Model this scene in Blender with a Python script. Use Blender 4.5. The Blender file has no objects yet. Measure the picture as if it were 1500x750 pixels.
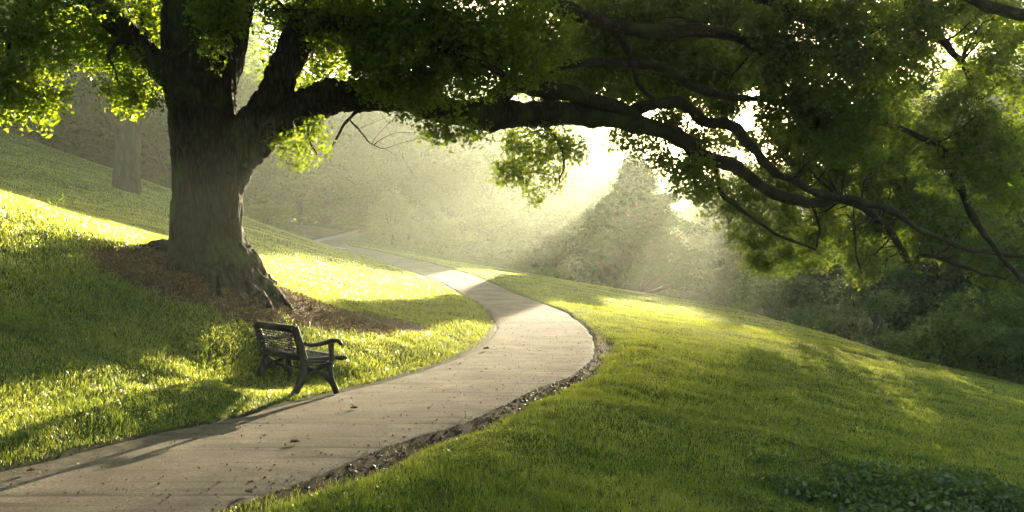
import bpy, math, random
import numpy as np
R = np.random.default_rng(7)
random.seed(7)
C = bpy.context.scene.collection
F = 1400.0; HV = 375.0; CZ = 1.75          # focal length in pixels of the 1500 wide frame, horizon row, eye height
SUN_AZ = math.atan2(353, 1400); SUN_EL = math.atan2(234, math.hypot(1400, 353))

def W(u, v, Y):
    return np.array([(u-750)*Y/F, Y, CZ + (HV-v)*Y/F])

# ------------------------------------------------------------------ noise
def _h(ix, iy, iz, s):
    n = (ix.astype(np.int64)*374761393 + iy.astype(np.int64)*668265263 + iz.astype(np.int64)*2147483647 + s*974634777) & 0xFFFFFFFF
    n = ((n ^ (n >> 13))*1274126177) & 0xFFFFFFFF
    return ((n ^ (n >> 16)) & 0xFFFF)/65535.0
def noise3(x, y, z, s=0):
    x, y, z = np.broadcast_arrays(np.asarray(x, float), np.asarray(y, float), np.asarray(z, float))
    ix, iy, iz = np.floor(x), np.floor(y), np.floor(z)
    fx, fy, fz = x-ix, y-iy, z-iz
    fx, fy, fz = [t*t*(3-2*t) for t in (fx, fy, fz)]
    r = 0
    for a in (0, 1):
        for b in (0, 1):
            for c in (0, 1):
                w = (fx if a else 1-fx)*(fy if b else 1-fy)*(fz if c else 1-fz)
                r = r + w*_h(ix+a, iy+b, iz+c, s)
    return r
def fbm(x, y, z=0.0, o=3, s=0):
    t = 0; a = 1; n = 0
    x = np.asarray(x, float); y = np.asarray(y, float); z = np.asarray(z, float)
    for k in range(o):
        t = t + a*noise3(x, y, z, s+k); n += a; a *= .5; x, y, z = x*2.03+7.1, y*2.03+3.3, z*2.03+1.7
    return t/n
def sstep(a, b, x):
    t = np.clip((x-a)/(b-a), 0, 1); return t*t*(3-2*t)

# ------------------------------------------------------------------ object helpers
def tag(o, label=None, cat=None, group=None, kind=None):
    if label: o['label'] = label
    if cat: o['category'] = cat
    if group: o['group'] = group
    if kind: o['kind'] = kind
    return o
def mk(name, V, faces, mat, parent=None, smooth=False, attrs=None):
    """faces: (N,3) or (N,4) array, or a list of such arrays"""
    if not isinstance(faces, list) or not isinstance(faces[0], np.ndarray): faces = [faces]
    faces = [np.asarray(f, np.int32) for f in faces if len(f)]
    me = bpy.data.meshes.new(name)
    V = np.asarray(V, np.float32)
    me.vertices.add(len(V)); me.vertices.foreach_set('co', V.ravel())
    loops = np.concatenate([f.ravel() for f in faces])
    tot = np.concatenate([np.full(len(f), f.shape[1], np.int32) for f in faces])
    st = np.concatenate([[0], np.cumsum(tot)[:-1]]).astype(np.int32)
    me.loops.add(len(loops)); me.loops.foreach_set('vertex_index', loops)
    me.polygons.add(len(tot)); me.polygons.foreach_set('loop_start', st); me.polygons.foreach_set('loop_total', tot)
    if smooth: me.polygons.foreach_set('use_smooth', np.ones(len(tot), bool))
    me.update(calc_edges=True)
    if attrs:
        for k, a in attrs.items():
            at = me.attributes.new(k, 'FLOAT', 'POINT'); at.data.foreach_set('value', np.asarray(a, np.float32))
    if mat is not None: me.materials.append(mat)
    o = bpy.data.objects.new(name, me); C.objects.link(o)
    if parent is not None: o.parent = parent
    return o
def empty(name, loc, label, cat, group=None, rz=0, scale=1):
    o = bpy.data.objects.new(name, None); C.objects.link(o)
    o.location = [float(t) for t in loc]; o.rotation_euler = (0, 0, rz)
    o.scale = (scale,)*3 if not hasattr(scale, '__len__') else scale
    o.empty_display_size = .2
    return tag(o, label, cat, group)
class MB:
    def __init__(s): s.v = []; s.f3 = []; s.f4 = []; s.n = 0
    def add(s, V, F3=None, F4=None):
        if F3 is not None and len(F3): s.f3.append(np.asarray(F3)+s.n)
        if F4 is not None and len(F4): s.f4.append(np.asarray(F4)+s.n)
        s.v.append(np.asarray(V, float)); s.n += len(V)
    def build(s, name, mat, parent=None, smooth=False, origin=None):
        V = np.concatenate(s.v)
        if origin is not None: V = V-np.asarray(origin)
        fs = []
        if s.f3: fs.append(np.concatenate(s.f3))
        if s.f4: fs.append(np.concatenate(s.f4))
        return mk(name, V, fs, mat, parent, smooth)
    def box(s, c, size, rot=None):
        V = np.array([[x, y, z] for x in (-.5, .5) for y in (-.5, .5) for z in (-.5, .5)])*np.asarray(size)
        if rot is not None: V = V @ rot.T
        s.add(V+np.asarray(c), F4=[[0,1,3,2],[4,6,7,5],[0,4,5,1],[2,3,7,6],[0,2,6,4],[1,5,7,3]])
def spline(P, n):
    """Catmull-Rom through rows of P, n samples per span"""
    P = np.asarray(P, float); Q = np.vstack([2*P[0]-P[1], P, 2*P[-1]-P[-2]]); out = []
    for i in range(1, len(Q)-2):
        t = np.linspace(0, 1, n, endpoint=False)[:, None]
        a, b, c, d = Q[i-1], Q[i], Q[i+1], Q[i+2]
        out.append(.5*(2*b+(c-a)*t+(2*a-5*b+4*c-d)*t*t+(3*b-a-3*c+d)*t**3))
    out.append(Q[-2][None]); return np.vstack(out)
def tube(mb, P, r, seg=8, cap=True, jit=0.0):
    P = np.asarray(P, float); r = np.broadcast_to(np.asarray(r, float), (len(P),))
    T = np.gradient(P, axis=0); T /= np.linalg.norm(T, axis=1)[:, None]+1e-9
    up = np.array([0, 0, 1.]) if abs(T[0, 2]) < .8 else np.array([0, 1., 0])
    n = np.cross(T[0], up); n /= np.linalg.norm(n); V = []
    a = np.linspace(0, 2*np.pi, seg, endpoint=False)
    for i in range(len(P)):
        n = n-T[i]*np.dot(n, T[i]); n /= np.linalg.norm(n)+1e-9
        b = np.cross(T[i], n)
        rr = r[i]*(1+jit*(R.random(seg)-.5)) if jit else r[i]
        V.append(P[i]+(np.cos(a)*rr)[:, None]*n+(np.sin(a)*rr)[:, None]*b)
    V = np.vstack(V); k = len(P); fs = []
    i = np.arange(k-1)[:, None]*seg; j = np.arange(seg)[None]; j2 = (j+1) % seg
    f = np.stack([i+j, i+j2, i+seg+j2, i+seg+j], -1).reshape(-1, 4)
    if cap:
        V = np.vstack([V, P[:1], P[-1:]]); c0, c1 = k*seg, k*seg+1
        t = np.arange(seg); t2 = (t+1) % seg
        f3 = np.vstack([np.stack([t2, t, np.full(seg, c0)], 1), np.stack([(k-1)*seg+t, (k-1)*seg+t2, np.full(seg, c1)], 1)])
        mb.add(V, f3, f)
    else: mb.add(V, None, f)

# ------------------------------------------------------------------ node material helpers
def newmat(name):
    m = bpy.data.materials.new(name); m.use_nodes = True
    nt = m.node_tree; nt.nodes.clear()
    return m, nt
def N(nt, typ, **kw):
    n = nt.nodes.new(typ)
    for k, v in kw.items():
        if k in n.inputs: n.inputs[k].default_value = v
        else: setattr(n, k, v)
    return n
def L(nt, a, ao, b, bi): nt.links.new(a.outputs[ao], b.inputs[bi])
def ramp(nt, stops):
    r = nt.nodes.new('ShaderNodeValToRGB'); e = r.color_ramp.elements
    e[0].position = stops[0][0]; e[0].color = (*stops[0][1], 1); e[1].position = stops[-1][0]; e[1].color = (*stops[-1][1], 1)
    for p, c in stops[1:-1]:
        k = e.new(p); k.color = (*c, 1)
    return r
def leafmat(name, refl, trans, var=.35, tw=.5, gloss=.02, fres=0):
    """two-sided leaf: diffuse + translucent, hue varies leaf by leaf and clump by clump"""
    m, nt = newmat(name)
    out = N(nt, 'ShaderNodeOutputMaterial'); geo = N(nt, 'ShaderNodeNewGeometry')
    def cr(c, k):
        c = np.array(c)
        return ramp(nt, [(0, tuple(c*(1-var)*np.array([.9, 1, 1.1]))), (.5, tuple(c)), (1, tuple(np.minimum(c*(1+var)*np.array([1.2, 1, .8]), .95)))])
    tc = N(nt, 'ShaderNodeTexCoord'); nz = N(nt, 'ShaderNodeTexNoise', Scale=1.1, Detail=2.0)
    L(nt, geo, 'Position', nz, 'Vector')
    mx = N(nt, 'ShaderNodeMix', data_type='FLOAT'); mx.inputs[0].default_value = .5
    nt.links.new(geo.outputs['Random Per Island'], mx.inputs[2]); nt.links.new(nz.outputs['Fac'], mx.inputs[3])
    r1 = cr(refl, 0); r2 = cr(trans, 1)
    nt.links.new(mx.outputs[0], r1.inputs[0]); nt.links.new(mx.outputs[0], r2.inputs[0])
    d = N(nt, 'ShaderNodeBsdfDiffuse'); t = N(nt, 'ShaderNodeBsdfTranslucent')
    L(nt, r1, 0, d, 'Color'); L(nt, r2, 0, t, 'Color')
    ms = N(nt, 'ShaderNodeMixShader', Fac=tw); nt.links.new(d.outputs[0], ms.inputs[1]); nt.links.new(t.outputs[0], ms.inputs[2])
    g = N(nt, 'ShaderNodeBsdfGlossy', Roughness=.36); g.inputs['Color'].default_value = (.8, .85, .8, 1)
    m2 = N(nt, 'ShaderNodeMixShader', Fac=gloss)
    if fres:
        dt = N(nt, 'ShaderNodeVectorMath', operation='DOT_PRODUCT'); L(nt, geo, 'Incoming', dt, 0); L(nt, geo, 'Normal', dt, 1)
        ab = N(nt, 'ShaderNodeMath', operation='ABSOLUTE'); nt.links.new(dt.outputs['Value'], ab.inputs[0])
        iv = N(nt, 'ShaderNodeMath', operation='SUBTRACT'); iv.inputs[0].default_value = 1; nt.links.new(ab.outputs[0], iv.inputs[1])
        pw = N(nt, 'ShaderNodeMath', operation='POWER'); nt.links.new(iv.outputs[0], pw.inputs[0]); pw.inputs[1].default_value = 4
        ml = N(nt, 'ShaderNodeMath', operation='MULTIPLY_ADD'); nt.links.new(pw.outputs[0], ml.inputs[0]); ml.inputs[1].default_value = fres; ml.inputs[2].default_value = .03; nt.links.new(ml.outputs[0], m2.inputs[0])
    nt.links.new(ms.outputs[0], m2.inputs[1]); nt.links.new(g.outputs[0], m2.inputs[2])
    L(nt, m2, 0, out, 'Surface')
    return m
def barkmat(name, c1, c2, c3, sc=1.0, moss=None):
    m, nt = newmat(name)
    out = N(nt, 'ShaderNodeOutputMaterial'); bs = N(nt, 'ShaderNodeBsdfPrincipled', Roughness=.9)
    bs.inputs['Specular IOR Level'].default_value = .2
    tc = N(nt, 'ShaderNodeTexCoord'); mp = N(nt, 'ShaderNodeMapping'); mp.inputs['Scale'].default_value = (11*sc, 11*sc, 2.6*sc)
    L(nt, tc, 'Object', mp, 'Vector')
    n1 = N(nt, 'ShaderNodeTexNoise', Scale=1.6, Detail=6.0, Roughness=.65); L(nt, mp, 0, n1, 'Vector')
    vo = N(nt, 'ShaderNodeTexVoronoi', Scale=1.3); vo.feature = 'DISTANCE_TO_EDGE'
    wp = N(nt, 'ShaderNodeVectorMath', operation='MULTIPLY_ADD'); wp.inputs[1].default_value = (.45, .45, .45)
    L(nt, n1, 'Color', wp, 0); L(nt, mp, 0, wp, 2); L(nt, wp, 0, vo, 'Vector')
    rp = ramp(nt, [(.0, c1), (.12, c2), (.5, c3)]); L(nt, vo, 'Distance', rp, 0)
    n2 = N(nt, 'ShaderNodeTexNoise', Scale=1.3, Detail=4.0); L(nt, tc, 'Object', n2, 'Vector')
    mx = N(nt, 'ShaderNodeMix', data_type='RGBA'); rr = ramp(nt, [(.5, (0, 0, 0)), (.72, (1, 1, 1))]); L(nt, n2, 'Fac', rr, 0)
    nt.links.new(rr.outputs[0], mx.inputs[0]); nt.links.new(rp.outputs[0], mx.inputs[6]); mx.inputs[7].default_value = (*(moss or c3), 1)
    nt.links.new(mx.outputs[2], bs.inputs['Base Color'])
    ad = N(nt, 'ShaderNodeMath', operation='MULTIPLY_ADD'); ad.inputs[1].default_value = 1.5
    L(nt, vo, 'Distance', ad, 0); L(nt, n1, 'Fac', ad, 2)
    bp = N(nt, 'ShaderNodeBump', Strength=.8, Distance=.012); L(nt, ad, 0, bp, 'Height'); L(nt, bp, 0, bs, 'Normal')
    L(nt, bs, 0, out, 'Surface')
    return m

M = {}
M['bark'] = barkmat('oak_bark', (.005, .004, .003), (.026, .020, .012), (.052, .041, .025), 1.0, moss=(.06, .08, .02))
M['bark_far'] = barkmat('grey_bark', (.02, .018, .014), (.045, .040, .030), (.075, .068, .050), .5)
M['leaf'] = leafmat('oak_leaf', (.035, .085, .015), (.28, .385, .014), .4, .6, .03)
M['leaf_far'] = leafmat('woodland_leaf', (.045, .09, .025), (.15, .24, .03), .4, .4, .0)
M['needle'] = leafmat('pine_leaf', (.025, .07, .018), (.06, .12, .02), .3, .2, .0)
M['shrub'] = leafmat('shrub_leaf', (.085, .14, .04), (.20, .30, .04), .4, .45, .02)
M['grass'] = leafmat('grass_blade', (.05, .13, .012), (.48, .55, .065), .45, .64, .02, fres=1.0)
M['grass_tall'] = leafmat('tall_grass', (.09, .15, .02), (.32, .42, .04), .3, .5, .01)
M['cover'] = leafmat('ground_cover_leaf', (.07, .12, .03), (.16, .24, .03), .55, .4, .05)
M['chip'] = leafmat('dry_litter', (.17, .10, .055), (.16, .08, .02), .6, .15, .04)

# ------------------------------------------------------------------ terrain
Lt = np.array([(-60,-28),(-20,-14),(0,-7.9),(3,-6.45),(6.5,-4.85),(7.83,-4.2),(9,-3.75),(10.47,-2.99),(11.6,-2.59),(13.1,-1.92),(14.8,-1.38),(16.5,-.84),(18.4,-.53),(20.8,-.37),(24.3,-.56),(27.6,-1.04),(34,-2.55),(39.6,-4.44),(48.5,-6.65),(55,-9.4),(58,-11.2),(61,-12.5),(65,-13.1),(70,-12.65),(77,-12.5),(84,-12.75),(120,-13.2),(600,-16)])
Rt = np.array([(-60,-25),(-20,-11.2),(0,-5.2),(3,-3.7),(6.53,-1.96),(7.27,-1.63),(8.1,-1.36),(8.88,-1.11),(9.4,-.76),(10.25,-.39),(12,.14),(12.9,.42),(13.9,.89),(16,1.37),(18.2,1.64),(20.4,1.69),(24.3,1.5),(30,.21),(37,-1.4),(46,-4.04),(54,-7.4),(59.5,-10.1),(65,-11.3),(70,-11.5),(77,-11.5),(84,-11.7),(120,-12),(600,-14)])
Zt = np.array([(-60,-1.6),(14,-1.75),(16,-1.72),(17.5,-1.67),(19.5,-1.6),(21.5,-1.53),(24,-1.45),(30,-1.18),(38,-.68),(43,-.42),(48,-.17),(55,.33),(58,.54),(61,.74),(65,1.02),(70,1.4),(77,1.92),(84,2.4),(100,2.9),(140,3.2),(600,3.2)])
def smooth_table(T, w):
    Y = np.arange(-60, 200, .25); X = np.interp(Y, T[:, 0], T[:, 1])
    k = np.exp(-np.linspace(-2, 2, 2*w+1)**2); k /= k.sum()
    return Y, np.convolve(np.pad(X, w, mode='edge'), k, 'valid')
_L = smooth_table(Lt, 4); _R = smooth_table(Rt, 3); _Z = smooth_table(Zt, 8)
xL = lambda Y: np.interp(Y, *_L); xR = lambda Y: np.interp(Y, *_R); zP = lambda Y: np.interp(Y, *_Z)
Kt = np.array([(0,.2),(6,.23),(9,.29),(12,.34),(15,.385),(17,.36),(20,.30),(25,.25),(30,.265),(36,.31),(42,.36),(50,.33),(60,.22),(80,.14),(120,.1)])
Et = np.array([(-60,30),(0,20),(10,15.5),(20,13.4),(30,12.9),(40,12.3),(50,11.5),(58,11),(66,10.5),(74,10),(80,5),(88,-5),(100,-10.5),(120,-11),(600,-14)])
_K = smooth_table(Kt, 8); _E = smooth_table(Et, 12)
BX, BY = -2.66, 11.80          # the bench's near rear foot
TX, TY = -4.82, 15.6           # the big tree
def ground(X, Y, detail=True):
    X = np.asarray(X, float); Y = np.asarray(Y, float)
    l, r, z = xL(Y), xR(Y), zP(Y)
    dl = np.maximum(l-X, 0); dr = np.maximum(X-r, 0)
    k = np.interp(Y, *_K)
    e = dl-.7*(1-np.exp(-dl/.7))
    e = np.where(e > 17, 17+(e-17)*.35, e); e = np.minimum(e, 30)
    rise = k*e
    rise = rise+.10*np.exp(-((dl-.7)/.6)**2)*sstep(0, .5, dl)*(Y < 40)
    # past the skyline the left hill falls away
    crest = sstep(0, 6, Y-44-.0*X)*sstep(2, 8, dl)
    rise = rise-crest*rise*.45*sstep(44, 70, Y)
    fr = .155*(dr-.5*(1-np.exp(-dr/.5)))
    fall = fr*(1+.30*sstep(45, 66, Y))
    Fd = X-np.interp(Y, *_E)
    sp = np.where(Fd > 30, Fd, np.log1p(np.exp(np.clip(Fd/1.2, -30, 30)))*1.2)
    fall = fall+np.minimum(.34*sp, 7); fall = np.minimum(fall, 10)
    h = z+rise-fall
    # worn gutter along the right side of the path
    g = sstep(6.5, 8, Y)*(1-sstep(17.5, 21, Y))
    gw = .16+.13*fbm(Y*1.3, 3.1, 0, 2, 5)
    h = h-g*.07*np.exp(-((dr-gw)/.17)**2)*(dr > 0)
    h = h+g*.07*np.exp(-((dr-.95)/.45)**2)*(dr > 0)
    inside = (dl <= 0) & (dr <= 0)
    edge = np.where(inside, np.minimum(X-l, r-X), 0)
    h = h-.09*sstep(0, .14, edge)
    if detail:
        off = sstep(0, .8, dl+dr)
        lump = (fbm(X*.9, Y*.9, 0, 3, 11)-.5)*.10+(fbm(X*3.1, Y*3.1, 0, 2, 17)-.5)*.04
        near = 1-sstep(40, 70, Y)
        flat = 1-np.exp(-(((X-BX+.25)/.8)**2+((Y-BY-.6)/1.1)**2))
        h = h+lump*off*near*flat
        h = h+(fbm(X*.13, Y*.13, 0, 2, 23)-.5)*.3*sstep(1.5, 6, dl+dr)*sstep(16, 26, Y)
    bw = np.exp(-(((X-BX+.2)/.75)**4+((Y-BY-.6)/1.0)**4))
    h = h*(1-bw)+bw*(-1.735)
    h = h+.46*np.exp(-(((X-TX+.1)**2/3.6+(Y-TY)**2/4.2)))*sstep(0, 1.2, l-X)
    return h+CZ
def G(X, Y): return float(ground(np.array([X]), np.array([Y]))[0])
def mulch(X, Y):
    # bare soil under the big tree, drawn out down-slope to its right
    a = np.exp(-(((X+4.9)/1.75)**2+((Y-14.75)/1.1)**2)**1.5)
    dx, dy = X+3.0, Y-16.4; p_, q_ = dx*.47+dy*.88, dx*.88-dy*.47
    b = np.exp(-((p_/2.9)**2+(q_/.85)**2)**1.5)
    m = np.maximum(a, b*.9)
    return sstep(.30, .62, m+(fbm(X*1.2, Y*1.2, 0, 3, 31)-.5)*.55)*(X < xL(Y)-.45)
def soil(X, Y):
    dr = X-xR(Y)
    g = sstep(5.5, 7.2, Y)*(1-sstep(17.5, 23, Y))
    w = .10+.30*fbm(Y*.8, 1.7, 0, 2, 41)+.22*np.exp(-((Y-13.0)/1.3)**2)+.25*np.exp(-((Y-8.0)/1.5)**2)
    m = g*(1-sstep(w*.6, w*1.15, dr+(fbm(X*4, Y*4, 0, 3, 43)-.5)*.35))*(dr > -.05)
    dl = xL(Y)-X
    m2 = .8*(1-sstep(.02, .10, dl+(fbm(X*5, Y*5, 0, 2, 47)-.5)*.16))*(dl > -.05)
    return np.maximum(m, m2*(Y < 40))

# ------------------------------------------------------------------ ground sheet
def axis(fine0, fine1, step, lo, hi, grow=1.09):
    a = list(np.arange(fine0, fine1, step)); s = step
    b = [a[-1]]
    while b[-1] < hi: s *= grow; b.append(b[-1]+s)
    s = step; c = [a[0]]
    while c[-1] > lo: s *= grow; c.append(c[-1]-s)
    return np.array(c[1:][::-1]+a+b[1:])
gx = axis(-11, 9, .085, -128, 128, 1.06); gy = axis(5, 22, .085, -52, 170, 1.045)
XX, YY = np.meshgrid(gx, gy); ZZ = ground(XX, YY)
V = np.stack([XX, YY, ZZ], -1).reshape(-1, 3)
nx, ny = len(gx), len(gy)
i = (np.arange(ny-1)[:, None]*nx+np.arange(nx-1)[None]).ravel()
fq = np.stack([i, i+1, i+nx+1, i+nx], 1)
m, nt = newmat('lawn')
out = N(nt, 'ShaderNodeOutputMaterial'); bs = N(nt, 'ShaderNodeBsdfPrincipled', Roughness=.95); bs.inputs['Specular IOR Level'].default_value = .1
geo = N(nt, 'ShaderNodeNewGeometry')
n1 = N(nt, 'ShaderNodeTexNoise', Scale=.6, Detail=6.0, Roughness=.7); L(nt, geo, 'Position', n1, 'Vector')
r1 = ramp(nt, [(.3, (.04, .07, .008)), (.55, (.065, .11, .012)), (.75, (.10, .13, .02))]); L(nt, n1, 'Fac', r1, 0)
n2 = N(nt, 'ShaderNodeTexNoise', Scale=28.0, Detail=5.0, Roughness=.75); L(nt, geo, 'Position', n2, 'Vector')
r2 = ramp(nt, [(.3, (.03, .02, .012)), (.5, (.10, .064, .038)), (.72, (.21, .14, .08))]); L(nt, n2, 'Fac', r2, 0)
r3 = ramp(nt, [(.3, (.016, .012, .008)), (.55, (.045, .031, .02)), (.75, (.09, .065, .042))]); L(nt, n2, 'Fac', r3, 0)
a1 = N(nt, 'ShaderNodeAttribute', attribute_name='mulch'); a2 = N(nt, 'ShaderNodeAttribute', attribute_name='soil')
x1 = N(nt, 'ShaderNodeMix', data_type='RGBA'); L(nt, a1, 'Fac', x1, 0); nt.links.new(r1.outputs[0], x1.inputs[6]); nt.links.new(r2.outputs[0], x1.inputs[7])
x2 = N(nt, 'ShaderNodeMix', data_type='RGBA'); L(nt, a2, 'Fac', x2, 0); nt.links.new(x1.outputs[2], x2.inputs[6]); nt.links.new(r3.outputs[0], x2.inputs[7])
nt.links.new(x2.outputs[2], bs.inputs['Base Color'])
rg = N(nt, 'ShaderNodeMapRange'); L(nt, a2, 'Fac', rg, 0); rg.inputs[3].default_value = .95; rg.inputs[4].default_value = .8; L(nt, rg, 0, bs, 'Roughness')
bp = N(nt, 'ShaderNodeBump', Strength=.8, Distance=.04); L(nt, n2, 'Fac', bp, 'Height'); L(nt, bp, 0, bs, 'Normal'); L(nt, bs, 0, out, 'Surface')
o = mk('lawn', V, fq, m, smooth=True, attrs={'mulch': mulch(V[:, 0], V[:, 1]), 'soil': soil(V[:, 0], V[:, 1])}); tag(o, kind='structure')

# ------------------------------------------------------------------ path slab
ys = np.concatenate([np.arange(-20, 4, .5), np.arange(4, 26, .06), np.arange(26, 90, .3)])
nc = 41; t = np.linspace(0, 1, nc)
l = xL(ys); r = xR(ys)
l = l+(fbm(ys*2.2, 5, 0, 3, 51)-.5)*.10; r = r+(fbm(ys*1.6, 9, 0, 3, 53)-.5)*.18*(ys < 24)
PX = l[:, None]*(1-t)+r[:, None]*t; PY = np.repeat(ys[:, None], nc, 1)
PZ = np.repeat(zP(ys)[:, None], nc, 1)+CZ-.012+(fbm(PX*.7, PY*.7, 0, 2, 55)-.5)*.03
# long joints and cracks across the path, real grooves
joints = [7.0, 8.3, 8.75, 10.02, 11.4, 12.25, 13.2, 14.75, 16.3, 17.4, 19.6, 22]
jm = np.zeros_like(PZ)
for k, jy in enumerate(joints):
    yc = jy+(fbm(PX*1.5, k*3.7, 0, 3, 57)-.5)*.09
    seg = sstep(.38, .5, fbm(PX*.8, k*5.1, 0, 2, 59)) if k % 3 else 1.0
    jm = np.maximum(jm, np.exp(-((PY-yc)/.03)**2)*seg)
PZ = PZ-.006*jm
em = np.minimum(t, 1-t)[None]*(r-l)[:, None]
PZ = PZ-.035*np.exp(-(em/.05)**2)
top = np.stack([PX, PY, PZ], -1)
V = top.reshape(-1, 3); ny_ = len(ys)
i = (np.arange(ny_-1)[:, None]*nc+np.arange(nc-1)[None]).ravel()
fs = [np.stack([i, i+1, i+nc+1, i+nc], 1)]
nv = len(V); skL = top[:, 0]-[0, 0, .12]; skR = top[:, -1]-[0, 0, .12]
V = np.vstack([V, skL, skR]); a = np.arange(ny_-1)
fs.append(np.stack([a*nc+nc, nv+a+1, nv+a, a*nc], 1))
fs.append(np.stack([a*nc+nc-1, nv+ny_+a, nv+ny_+a+1, a*nc+2*nc-1], 1))
fs = [np.concatenate(fs)]
m, nt = newmat('worn_concrete')
out = N(nt, 'ShaderNodeOutputMaterial'); bs = N(nt, 'ShaderNodeBsdfPrincipled', Roughness=.8); bs.inputs['Specular IOR Level'].default_value = .35
geo = N(nt, 'ShaderNodeNewGeometry')
n1 = N(nt, 'ShaderNodeTexNoise', Scale=1.4, Detail=7.0, Roughness=.65); L(nt, geo, 'Position', n1, 'Vector')
n2 = N(nt, 'ShaderNodeTexNoise', Scale=36.0, Detail=6.0, Roughness=.85); L(nt, geo, 'Position', n2, 'Vector')
mp = N(nt, 'ShaderNodeMapping'); mp.inputs['Scale'].default_value = (.5, 5.0, 1); L(nt, geo, 'Position', mp, 'Vector')
n3 = N(nt, 'ShaderNodeTexNoise', Scale=1.5, Detail=5.0, Roughness=.6); L(nt, mp, 0, n3, 'Vector')
r1 = ramp(nt, [(.3, (.085, .062, .036)), (.5, (.15, .118, .074)), (.72, (.245, .198, .132))]); L(nt, n1, 'Fac', r1, 0)
r2 = ramp(nt, [(.36, (.2, .18, .15)), (.48, (.9, .9, .9)), (.62, (1.7, 1.65, 1.5))]); L(nt, n2, 'Fac', r2, 0)
r3 = ramp(nt, [(.34, (.5, .44, .36)), (.46, (1, 1, 1)), (.62, (1.15, 1.12, 1.08))]); L(nt, n3, 'Fac', r3, 0)
x1 = N(nt, 'ShaderNodeMix', data_type='RGBA', blend_type='MULTIPLY'); x1.inputs[0].default_value = .8; nt.links.new(r1.outputs[0], x1.inputs[6]); nt.links.new(r2.outputs[0], x1.inputs[7])
x2 = N(nt, 'ShaderNodeMix', data_type='RGBA', blend_type='MULTIPLY'); x2.inputs[0].default_value = .8; nt.links.new(x1.outputs[2], x2.inputs[6]); nt.links.new(r3.outputs[0], x2.inputs[7])
aj = N(nt, 'ShaderNodeAttribute', attribute_name='joint')
x3 = N(nt, 'ShaderNodeMix', data_type='RGBA'); L(nt, aj, 'Fac', x3, 0); nt.links.new(x2.outputs[2], x3.inputs[6]); x3.inputs[7].default_value = (.03, .024, .016, 1)
nt.links.new(x3.outputs[2], bs.inputs['Base Color'])
ad = N(nt, 'ShaderNodeMath', operation='MULTIPLY_ADD'); ad.inputs[1].default_value = .5; L(nt, n3, 'Fac', ad, 0); L(nt, n2, 'Fac', ad, 2)
bp = N(nt, 'ShaderNodeBump', Strength=.8, Distance=.012); L(nt, ad, 0, bp, 'Height'); L(nt, bp, 0, bs, 'Normal'); L(nt, bs, 0, out, 'Surface')
M['path'] = m
ja = np.concatenate([(jm*.9+.55*np.exp(-(em/.07)**2)).ravel().clip(0, 1), np.ones(2*ny_)*.8])
tag(mk('path', V, fs, m, smooth=True, attrs={'joint': ja}), kind='structure')

# pale kerb on the outer side of the far bend and the grey clearing beside it
def strip(name, cx, Ys, wid, th, mat):
    Xa = np.array(cx); n = len(Ys); V = []; 
    for k in range(n):
        z = zP(Ys[k])+CZ+.02
        V += [[Xa[k]-wid, Ys[k], z-.12], [Xa[k]-wid, Ys[k], z+th], [Xa[k]+.02, Ys[k], z+th], [Xa[k]+.02, Ys[k], z-.12]]
    a = np.arange(n-1)*4
    f = np.concatenate([np.stack([a+j, a+j+1, a+j+5, a+j+4], 1) for j in range(3)])
    return mk(name, V, f, mat)
m, nt = newmat('pale_kerb'); out = N(nt, 'ShaderNodeOutputMaterial'); bs = N(nt, 'ShaderNodeBsdfPrincipled', Roughness=.85)
nn = N(nt, 'ShaderNodeTexNoise', Scale=3.0, Detail=5.0); rr = ramp(nt, [(.3, (.34, .31, .27)), (.7, (.5, .46, .41))]); L(nt, nn, 'Fac', rr, 0); L(nt, rr, 0, bs, 'Base Color'); L(nt, bs, 0, out, 'Surface')
Yk = np.arange(55, 84, .5); tag(strip('path_kerb', xL(Yk)+.02, Yk, .45, .06, m), kind='structure')
vs = []; Yc = np.arange(58, 76.5, .5)
for k, y in enumerate(Yc):
    w = 7.5*math.sin(math.pi*min(1, max(0, (y-57.5)/19.5)))**.6
    for s in (0, .25, .5, .75, 1):
        x = xL(y)-.55-w*s; vs.append([x, y, G(x, y)+.12])
a = (np.arange(len(Yc)-1)[:, None]*5+np.arange(4)[None]).ravel()
tag(mk('side_road', vs, np.stack([a, a+5, a+6, a+1], 1), M['path'], smooth=True), kind='structure')

# ------------------------------------------------------------------ foliage
def leaves(P, size, asp=.6, droop=.3, fold=.18, var=.35, flat=None):
    """one folded rhombus leaf per row of P; returns V (4n,3), F (n,4)"""
    n = len(P)
    a = R.normal(size=(n, 3)); a[:, 2] = a[:, 2]*.6-droop; a /= np.linalg.norm(a, axis=1)[:, None]
    b = R.normal(size=(n, 3))
    if flat is not None: b[:, 2] *= flat
    b -= a*(a*b).sum(1)[:, None]; b /= np.linalg.norm(b, axis=1)[:, None]
    nn = np.cross(a, b)
    s = size*(1+var*(R.random(n)*2-1))[:, None]
    V = np.stack([P-a*s*.5, P+b*s*asp*.5+nn*s*fold*.5+a*s*.05, P+a*s*.5, P-b*s*asp*.5+nn*s*fold*.5+a*s*.05], 1).reshape(-1, 3)
    return V, np.arange(4*n).reshape(-1, 4)
def sprays(Cc, per, rad, size, **kw):
    """leaves gathered round short drooping twigs"""
    n = len(Cc); d = R.normal(size=(n, 3)); d[:, 2] -= .5; d /= np.linalg.norm(d, axis=1)[:, None]
    t = R.random((n, per))*2-1
    P = Cc[:, None]+d[:, None]*(t*rad)[..., None]+R.normal(size=(n, per, 3))*rad*.36
    return leaves(P.reshape(-1, 3), size, **kw)

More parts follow.
